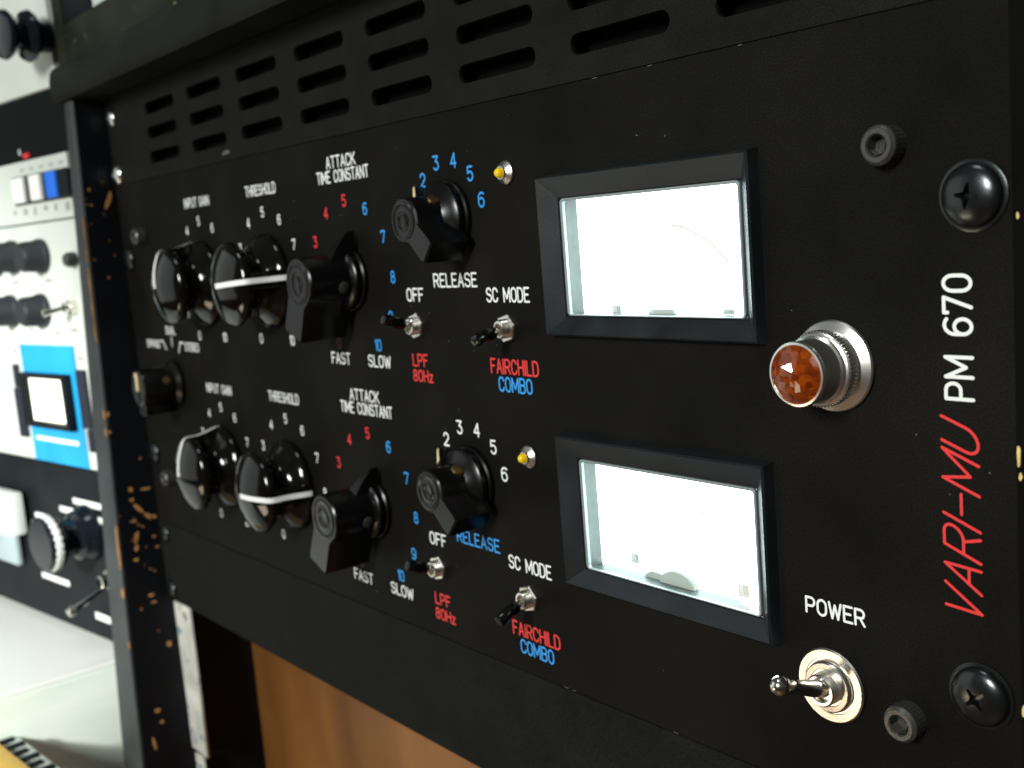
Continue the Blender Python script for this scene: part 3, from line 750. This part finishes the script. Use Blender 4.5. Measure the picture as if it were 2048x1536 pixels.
# faceted jewel: rings of facets with alternate heights
g = G(); vs = [(0.2, -15.45, 0.2)]; rings = []
for ri, (r, h, n, off) in enumerate(((1.3, 15.35, 6, 0.1), (2.6, 15.15, 12, 0.3), (3.9, 14.85, 16, 0.1), (5.2, 14.4, 20, 0.3), (6.5, 13.8, 24, 0.1))):
    ids = []
    for i in range(n):
        q = 2 * PI * (i + off) / n; ids.append(len(vs)); vs.append((r * math.cos(q), -h, r * math.sin(q)))
    rings.append(ids)
fs = [(0, rings[0][i], rings[0][(i + 1) % 6]) for i in range(6)]
def stitch(A, B):
    f = []; i = j = 0; na, nb = len(A), len(B)
    while i < na or j < nb:
        if j >= nb or (i < na and (i + 1) / na <= (j + 1) / nb): f.append((A[i % na], A[(i + 1) % na], B[j % nb])); i += 1
        else: f.append((A[i % na], B[(j + 1) % nb], B[j % nb])); j += 1
    return f
for a, b in zip(rings, rings[1:]): fs += stitch(a, b)
g.add(vs, fs).build('jewel', 'jewel', jw, smooth=0)
nx, ny, nz = 0.38, -0.89, 0.255                     # one table facet catches the window
tri = [(-2.2, 1.9), (0.7, 3.0), (0.0, 0.7)]
cx_, cz_ = -0.7, 1.93
top_ = [(x, -15.45 - (nx * (x - cx_) + nz * (z - cz_)) / ny, z) for x, z in tri]
G().add(top_ + [(x, -14.0, z) for x, z in tri], [(0, 1, 2), (0, 3, 4, 1), (1, 4, 5, 2), (2, 5, 3, 0)]).build('table_facet', 'facet', jw, smooth=0)

# ---- gain reduction leds
for x, z, l_ in ((86.9, 39.5, 'upper yellow indicator led in chrome bezel'), (87.0, -46.4, 'lower yellow indicator led in chrome bezel')):
    b_ = G().lathe([(3.4, 0.1), (3.55, 0.5), (3.4, 0.8), (2.0, 1.8), (1.9, 2.5), (1.7, 2.5), (1.6, 1.6)], 36).build('indicator_led', 'satin', unit, loc=up(x, z), smooth=14); b_['label'] = l_
    G().lathe([(1.4, 1.4), (1.45, 2.9), (1.3, 3.5), (0.95, 4.0), (0.4, 4.25), (0, 4.3)], 24).build('led_lens', 'ledy', b_, smooth=60)

# ---- meters
M['face'] = None
def face_mat():
    m, nt, b = node_mat('backlit_meter_face')
    b.inputs['Base Color'].default_value = (0.8, 0.8, 0.75, 1)
    b.inputs['Emission Color'].default_value = (0.80, 0.95, 1.0, 1)
    b.inputs['Emission Strength'].default_value = 6.5
    return m
M['face'] = face_mat()
M['arc'] = mat('faint_meter_print', (0.02, 0.01, 0.01), 0.6, emit=(0.93, 0.86, 0.82), estr=0.96, spec=0)
M['greyp'] = mat('grey_meter_part', (0.10, 0.11, 0.10), 0.5, emit=(0.5, 0.53, 0.47), estr=0.55)  # parts given a grey glow of their own in place of backlight
M['wallp'] = mat('frosted_meter_wall', (0.040, 0.050, 0.046), 0.4, var=0.3, vscale=300)
def glass_mat():
    m = bpy.data.materials.new('clear_meter_window'); m.use_nodes = True; nt = m.node_tree; nt.nodes.clear()
    out = nt.nodes.new('ShaderNodeOutputMaterial'); mx = nt.nodes.new('ShaderNodeMixShader'); tr = nt.nodes.new('ShaderNodeBsdfTransparent')
    gl = nt.nodes.new('ShaderNodeBsdfGlossy'); gl.inputs['Roughness'].default_value = 0.03; fr = nt.nodes.new('ShaderNodeFresnel'); fr.inputs['IOR'].default_value = 1.49
    tr.inputs[0].default_value = (0.97, 0.99, 0.98, 1)
    nt.links.new(fr.outputs[0], mx.inputs[0]); nt.links.new(tr.outputs[0], mx.inputs[1]); nt.links.new(gl.outputs[0], mx.inputs[2]); nt.links.new(mx.outputs[0], out.inputs[0])
    return m
M['glass'] = glass_mat()
M['lensedge'] = mat('clear_plastic_edge', (0.22, 0.26, 0.26), 0.2, spec=0.6)
def meter(dz, label, low):
    g = G()
    ox0, ox1, oz0, oz1 = 103.4, 179.6, -8.1, 36.7
    H = 3.6; r = 0.9
    rings = []
    def rr(x0, x1, z0, z1, h): return [(x0, -h, z0), (x1, -h, z0), (x1, -h, z1), (x0, -h, z1)]
    rings.append(rr(ox0 - .6, ox1 + .6, oz0 - .6, oz1 + .6, 0.02))
    rings.append(rr(ox0, ox1, oz0, oz1, H - .5))
    rings.append(rr(ox0 + .5, ox1 - .5, oz0 + .5, oz1 - .5, H))
    rings.append(rr(109.9, 175.6, -3.0, 30.6, 1.0))
    rings.append(rr(110.3, 175.2, -2.7, 30.2, 0.5))
    rings.append(rr(110.3, 175.2, -2.7, 30.2, -2.0))
    vs = [p for R_ in rings for p in R_]
    fs = [(a * 4 + j, a * 4 + (j + 1) % 4, (a + 1) * 4 + (j + 1) % 4, (a + 1) * 4 + j) for a in range(5) for j in range(4)]
    g.add(vs, fs)
    o = g.build('meter', 'bezel', unit, loc=up(0, dz), smooth=0); o['label'] = label
    # clear window with rounded edges
    x0, x1, z0, z1 = 111.4, 174.6, -2.5, 29.9
    plate('meter_window', roundrect(x0, x1, z0, z1, 1.0), [], -1.0, 0.9, 'glass', o, 0.2)
    # pale lens rim
    lr = plate('window_rim', roundrect(x0 - .6, x1 + .5, z0 - .1, z1 + .35, 1.3), [roundrect(x0 + .35, x1 - .2, z0 + .25, z1 - .45, 0.8)], -1.15, 1.2, 'lensedge', o, 0.15)
    # housing walls behind the window
    D = 4.6
    w_ = G(); w_.box(x0 - 0.4, x0 + .1, 0.3, D, z0, z1); w_.box(x1 - .1, x1 + .3, 0.3, D, z0, z1); w_.box(x0, x1, 0.3, D, z1 - .1, z1 + .2); w_.box(x0, x1, 0.3, D, z0 - .2, z0 + .1)
    w_.build('housing_wall', 'wallp', o, smooth=0)
    f = G().box(x0 + .2, x1 - .2, D, D + 1, z0 + .2, z1 - .2).build('meter_face', 'face', o, smooth=0)
    # arc of the scale and the small grey parts at the bottom edge
    cx, cz, R_ = 143.5, -8.0, 29.0
    a = G().strokes([[(cx + R_ * math.cos(math.radians(t)), cz + R_ * math.sin(math.radians(t))) for t in range(84, 38, -4)]], 0.9, D - .15).build('scale_arc', 'arc', f, smooth=0)
    gp = G()
    if low:
        pts = [(143 + 6.5 * math.cos(math.radians(t)), z0 + .2 + 4.2 * math.sin(math.radians(t))) for t in range(0, 181, 12)]
        gp.prism(pts, -D + .3, -D + 2.0, .3)
        pts = [(134 + 4.2 * math.cos(math.radians(t)), z0 + .2 + 2.0 * math.sin(math.radians(t))) for t in range(0, 181, 20)]
        gp.prism(pts, -D + .3, -D + .8)
        gp.box(124.4, 127.4, D - .5, D - .1, z0 + 3, z0 + 6, .2); gp.box(163.5, 167.0, D - .5, D - .1, z0 + 1.5, z0 + 5, .2)
    else:
        gp.box(138.5, 147.5, D - 1.5, D - .1, z0 + .1, z0 + 1.5, .2); gp.box(123.6, 127.0, D - .5, D - .1, z0 + .2, z0 + 2.4, .2); gp.box(163.5, 167.0, D - .5, D - .1, z0 + .3, z0 + 1.6, .2)
    gp.build('needle_pivot_cover', 'greyp', f)
    return o
meter(0, 'upper backlit meter in bevelled black bezel', False)
meter(MDZ, 'lower backlit meter in bevelled black bezel', True)

# ---- bolts of the unit
for x, z in ((214.2, 34.1), (214.8, -91.4), (-211.5, 33.6), (-213.5, -91.6)): add_socket(unit, x, z + Z0)
add_screw(unit, 232.5, 22.5 + Z0, 6.4, 3.2, 'screw', 0.15); add_screw(unit, 231.8, -81.0 + Z0, 6.4, 3.2, 'screw', 0.9)
add_screw(unit, -232.5, 22.5 + Z0, 6.2, 3.2, 'screw', 0.5, False); add_screw(unit, -232.5, -80.4 + Z0, 6.2, 3.2, 'screw', 1.0, False)

# ================================================================== the neighbouring rack bay on the left
P0 = (-268.5, -9.0, -25.3); RZ = math.radians(8.187); K = 0.897
def lrack(name, v_base, label, cat):
    return empty(name, (P0[0], P0[1], P0[2] + v_base * K), label, cat, rz=RZ)
class LG(G):
    """geometry in the measured (u, w, v) coordinates of the left bay; w towards the viewer"""
    def b(s, u0, u1, v0, v1, w0, w1, vb, bev=0.4):
        return s.box(u0 * K, u1 * K, -w1 * K, -w0 * K, (v0 - vb) * K, (v1 - vb) * K, bev)
def lmk(g, name, m, parent, **kw): return g.build(name, m, parent, **kw)
M['wp'] = mat('white_unit_panel', (0.64, 0.68, 0.62), 0.45, bump=0.05, bscale=500, var=0.05, vscale=14)
M['wp2'] = mat('white_unit_panel_lower', (0.74, 0.79, 0.74), 0.45, var=0.06, vscale=12)
M['lk'] = mat('dark_grey_knob', (0.018, 0.022, 0.025), 0.5, bump=0.3, bscale=300)
M['lkg'] = mat('gloss_blue_black_knob', (0.006, 0.009, 0.013), 0.15)
M['bb'] = mat('bright_blue', (0.01, 0.16, 0.80), 0.5)
M['cyan'] = mat('cyan_blue_plate', (0.014, 0.34, 0.68), 0.5, var=0.25, vscale=20)
M['cream2'] = mat('cream_meter_face', (0.9, 0.85, 0.7), 0.5, emit=(1.0, 0.93, 0.78), estr=1.3)
M['bluegrey'] = mat('dark_slot', (0.012, 0.014, 0.028), 0.5)
M['blk2'] = mat('black_blank_plate', (0.0035, 0.004, 0.0045), 0.6, spec=0.1)
M['blk'] = mat('black_unit_panel', (0.0075, 0.0095, 0.011), 0.55, spec=0.15, var=0.3, vscale=40)
M['wmark'] = mat('white_print', (0.9, 0.9, 0.85), 0.5)
M['greyprint'] = mat('grey_print', (0.35, 0.36, 0.33), 0.6)

UL = -560; UR = -14
# 1. white preamp at the very top with two spool knobs
vb = 160
a = lrack('white_preamp', vb, 'white rack unit with big black spool knobs in the top left corner', 'rack unit')
lmk(LG().b(UL, UR, 160, 290, -120, 0, vb, .6), 'front_panel', 'wp', a, smooth=0)
G().lathe([(8, 0), (8, 5), (6, 6), (7, 7.5), (12.5, 9), (13.5, 11), (12.5, 13), (7, 15), (5.5, 17), (7, 19.5), (11.5, 21), (12.8, 23), (12.2, 25), (10, 26), (0, 26.5)], 40, c=(-16 * K, 0, (188 - vb) * K)).build('spool_knob', 'lkg', a)
# 2. black blanking panel with small flecks
vb = 121
a = lrack('black_blanking_panel', vb, 'dark blanking panel between the two white units at left', 'blank panel')
lmk(LG().b(UL, UR, 121, 160, -20, -3, vb, .5), 'blank_plate', 'blk2', a, smooth=0)
lmk(LG().b(-83, -78, 125, 129, -3, -1, vb, .5), 'fixing_screw', 'zinc', a)
lmk(LG().b(-76, -68, 122.5, 125.5, -3, -1, vb, .5), 'red_marker', 'red', a)
# 3. white unit with push buttons
vb = 81
a = lrack('push_button_unit', vb, 'white rack unit with white, black and blue push buttons', 'rack unit')
lmk(LG().b(UL, UR, 81.6, 120.8, -120, 0, vb, .6), 'front_panel', 'wp', a, smooth=0)
lmk(LG().b(-92, UR + 1, 93.5, 111.5, 0.2, 1.2, vb, .2), 'button_strip', 'bluegrey', a)
for u0, u1, m_ in ((-86, -70, 'wmark'), (-60, -45.5, 'wmark'), (-37, -22.5, 'bb'), (-20, -5, 'blk')):
    q = lmk(LG().b(u0, u1, 94.5, 110.5, 1.4, 5, vb, 1.0), 'push_button', m_, a)
    if m_ != 'wmark': q['label'] = 'blue push button' if m_ == 'bb' else 'dark grey push button'
for i in range(6): lmk(LG().b(-98 + i * 15, -94 + i * 15 + (i % 2) * 2, 88 - (i % 3), 91, 0.05, 0.15, vb, 0), 'button_print', 'greyprint', a, smooth=0)
for i in range(5): lmk(LG().b(-80 + i * 14, -74 + i * 14, 114.5, 116, 0.05, 0.15, vb, 0), 'button_print', 'greyprint', a, smooth=0)
# 4. white unit with dark knobs and the blue meter section
vb = -78
a = lrack('blue_meter_unit', vb, 'white compressor with dark knobs above a bright blue meter section', 'compressor')
lmk(LG().b(UL, UR, -78.5, 80.6, -120, 0, vb, .6), 'front_panel', 'wp', a, smooth=0)
def dknob(u, v, r=11, h=14):
    return G().lathe([(r * K, 0.3), (r * K, 3), (r * .92 * K, 4), (r * .86 * K, h - 2), (r * .7 * K, h), (0, h)], 32, c=(u * K, 0, (v - vb) * K)).build('dark_knob', 'lk', a)
for u, v in ((-64, 60), (-106, 61), (-74, 25), (-121, 25), (-135, 60), (-150, 25)): dknob(u, v)
sw = G().lathe([(4, 0), (4, 4), (2.6, 4.5), (2.6, 7)], 20, c=(-28 * K, 0, (27 - vb) * K)).build('toggle_switch', 'chrome', a)
G().lathe([(1.1, 0), (1.6, 11), (2.2, 13), (0, 14.5)], 16, c=(-28 * K, -5, (27 - vb) * K), ax=(-0.25, -1, -0.18)).build('lever', 'chrome', sw)
G().lathe([(4.2, 0), (4.2, 4), (3, 6), (0, 6.5)], 20, c=(-20 * K, 0, (56 - vb) * K)).build('fixing_screw', 'bolt', a)
lmk(LG().b(-117, -38, -78, 2, 0.2, 1.2, vb, .2), 'blue_plate', 'cyan', a, smooth=0)
fr_ = plate('meter_frame', [((u) * K, (v - vb) * K) for u, v in ((-112, -53), (-45, -53), (-45, -16.5), (-112, -16.5))], [[((u) * K, (v - vb) * K) for u, v in ((-107, -49.5), (-49, -49.5), (-49, -19.5), (-107, -19.5))]], -6.5, 5.2, 'blk', a, .4)
lmk(LG().b(-108, -48, -50, -19, 1.4, 2.4, vb, 0), 'meter_face', 'cream2', a, smooth=0)
lmk(LG().b(-54.5, -49.8, -33, -30, 2.5, 2.6, vb, 0), 'red_zone_mark', 'red', a, smooth=0)
lmk(LG().b(-110, -47, -63.4, -60.6, 1.3, 1.6, vb, .1), 'white_stripe', 'wmark', a, smooth=0)
lmk(LG().b(-130.5, -124.5, -28, -12, 0.2, 3, vb, .6), 'dark_button', 'bluegrey', a); lmk(LG().b(-133.5, -122.5, -63, -28.5, 0.2, 3, vb, .6), 'dark_button', 'bluegrey', a)
lmk(LG().b(-35.5, -25.0, -51, -13, 0.2, 3, vb, .6), 'dark_button', 'bluegrey', a); lmk(LG().b(-30.5, -25.5, -66, -51.5, 0.2, 3, vb, .6), 'dark_button', 'bluegrey', a)
for u, v in ((-128, 12), (-96, 12), (-58, 10), (-60, 44), (-110, 44), (-128, -3), (-30, -6), (-34, 12)):
    lmk(LG().b(u - 5, u + 4, v - 1, v + 1, 0.05, 0.2, vb, 0), 'panel_print', 'greyprint', a, smooth=0)
# 5. black unit with dotted dial
vb = -196
a = lrack('black_dial_unit', vb, 'black rack unit with white dotted dial knob and small toggle', 'rack unit')
lmk(LG().b(UL, UR, -195.6, -79.4, -120, 0, vb, .6), 'front_panel', 'blk', a, smooth=0)
dial = G().lathe([(17, 0.3), (17, 3), (15.5, 5), (14.5, 9), (11, 11), (10.5, 17), (14, 19.5), (16, 22), (16.2, 28.5), (14.5, 30), (0, 30.3)], 48, c=(-52 * K, 0, (-122 - vb) * K)).build('dial_knob', 'lkg', a, smooth=40)
dial['label'] = 'black dial knob with arc of white dots'
for t in range(-72, 118, 15):
    G().lathe([(2.5, 0), (2.2, .7), (0, 1.0)], 12, c=(-52 * K + 15.9 * math.cos(math.radians(t)), -25.5, (-122 - vb) * K + 15.9 * math.sin(math.radians(t))), ax=(math.cos(math.radians(t)), 0, math.sin(math.radians(t)))).build('scale_dot', 'wmark', a)
G().box(-56, -44, -26.5, -25, (-104 - vb) * K - 2, (-104 - vb) * K + 1.5, .4).build('white_print', 'wmark', a)
for u0, u1, v_, h_ in ((-70, -27, -102.5, 5), (-92, -60, -110.5, 5), (-38, -21, -112, 5), (-137, -94, -164.5, 5), (-60, -39, -180.5, 6), (-128, -112, -120, 6)):
    lmk(LG().b(u0, u1, v_ - h_ / 2 * .8, v_ + h_ / 2 * .8, 0.1, .4, vb, .15), 'white_print', 'wmark', a)
sw = G().lathe([(6, 0), (6, 3), (4, 3.5), (4, 8), (3, 8.4)], 24, c=(-28 * K, 0, (-150 - vb) * K)).build('toggle_switch', 'chrome', a)
G().lathe([(1.6, 0), (2, 18), (3, 21), (2.4, 23.5), (0, 24)], 18, c=(-27.5 * K, -7, (-154 - vb) * K), ax=(0.06, -1, -0.36)).build('lever', 'chrome', sw)
M['lk2'] = mat('pale_blue_grey_switch', (0.35, 0.42, 0.44), 0.4)
M['knobw'] = mat('white_switch_cap', (0.82, 0.86, 0.82), 0.4)
lmk(LG().b(-200, -158, -160, -135, 3, 8, vb, 2), 'switch_base', 'lk2', a)
wc = lmk(LG().b(-200, -140, -134, -103, 4, 16, vb, 2), 'white_cap', 'knobw', a)
# 6. frame post of that bay, seen above the trim
a = lrack('frame_post', 150, 'pale narrow metal post in front of the white preamp', 'post')
lmk(LG().b(-7, 4.5, 165, 320, -30, 0, 150, .8), 'post', 'trimtop', a)
a = lrack('black_side_case', 170, 'dark case edge standing behind the pale post', 'case')
lmk(LG().b(5, 38, 189, 330, -40, -1, 170, 1.0), 'case_body', 'blk', a)
a = lrack('white_case', 170, 'small bright white patch of a case above the cabinet top', 'case')
lmk(LG().b(38.5, 120, 150, 330, -40, -2, 170, 1.0), 'case_body', 'wp', a)
# 7. white console under the black unit; its right flank is grey and streaked
def streak_mat():
    m, nt, b = node_mat('streaked_pale_laminate')
    t = nt.nodes.new('ShaderNodeTexCoord'); mp = nt.nodes.new('ShaderNodeMapping'); mp.inputs['Scale'].default_value = (8, 12, 60)
    n = nt.nodes.new('ShaderNodeTexNoise'); n.inputs['Scale'].default_value = 1.0; n.inputs['Detail'].default_value = 6
    r = nt.nodes.new('ShaderNodeValToRGB'); r.color_ramp.elements[0].position = .3; r.color_ramp.elements[0].color = (.72, .80, .70, 1)
    r.color_ramp.elements[1].position = .7; r.color_ramp.elements[1].color = (.86, .92, .84, 1)
    nt.links.new(t.outputs['Object'], mp.inputs[0]); nt.links.new(mp.outputs[0], n.inputs['Vector']); nt.links.new(n.outputs['Fac'], r.inputs[0]); nt.links.new(r.outputs[0], b.inputs['Base Color'])
    b.inputs['Roughness'].default_value = .5
    return m
M['streak'] = streak_mat()
con = empty('white_console', (-420, -60, -750), 'white console below the black dial unit with grey streaked flank', 'console')
G().box(-700, -291, -330, -8, -640, -209.5, 1.0).build('console_body', 'streak', con, loc=(420, 60, 750), smooth=0)
G().box(-700, -290.6, -330, -8, -209.3, -207.6, .5).build('console_top', 'wmark', con, loc=(420, 60, 750), smooth=0)
# 8. yellow strip with dark bars in the bottom left corner
M['yellow'] = mat('yellow_orange_strip', (0.90, 0.50, 0.04), 0.4, var=0.15, vscale=60)
ys = empty('yellow_strip', (-240, -85, -230), 'yellow orange strip with a row of short dark bars in the bottom left corner', 'strip')
G().box(-55, 140, -14, 2, -8, 0, 1.5).build('strip_body', 'yellow', ys, loc=(0, 0, 0), rz=math.radians(5))
for i in range(9):
    G().box(-50 + i * 10.5, -45.6 + i * 10.5, 2.6, 10.5 + (i % 2) * 2.0, -3.2, -1.6, .4).build('dark_bar', 'blk', ys, rz=math.radians(5))
G().box(-55, 140, 2.2, 14, -9, -3.4, .5).build('strip_ledge', 'wp2', ys, rz=math.radians(5))
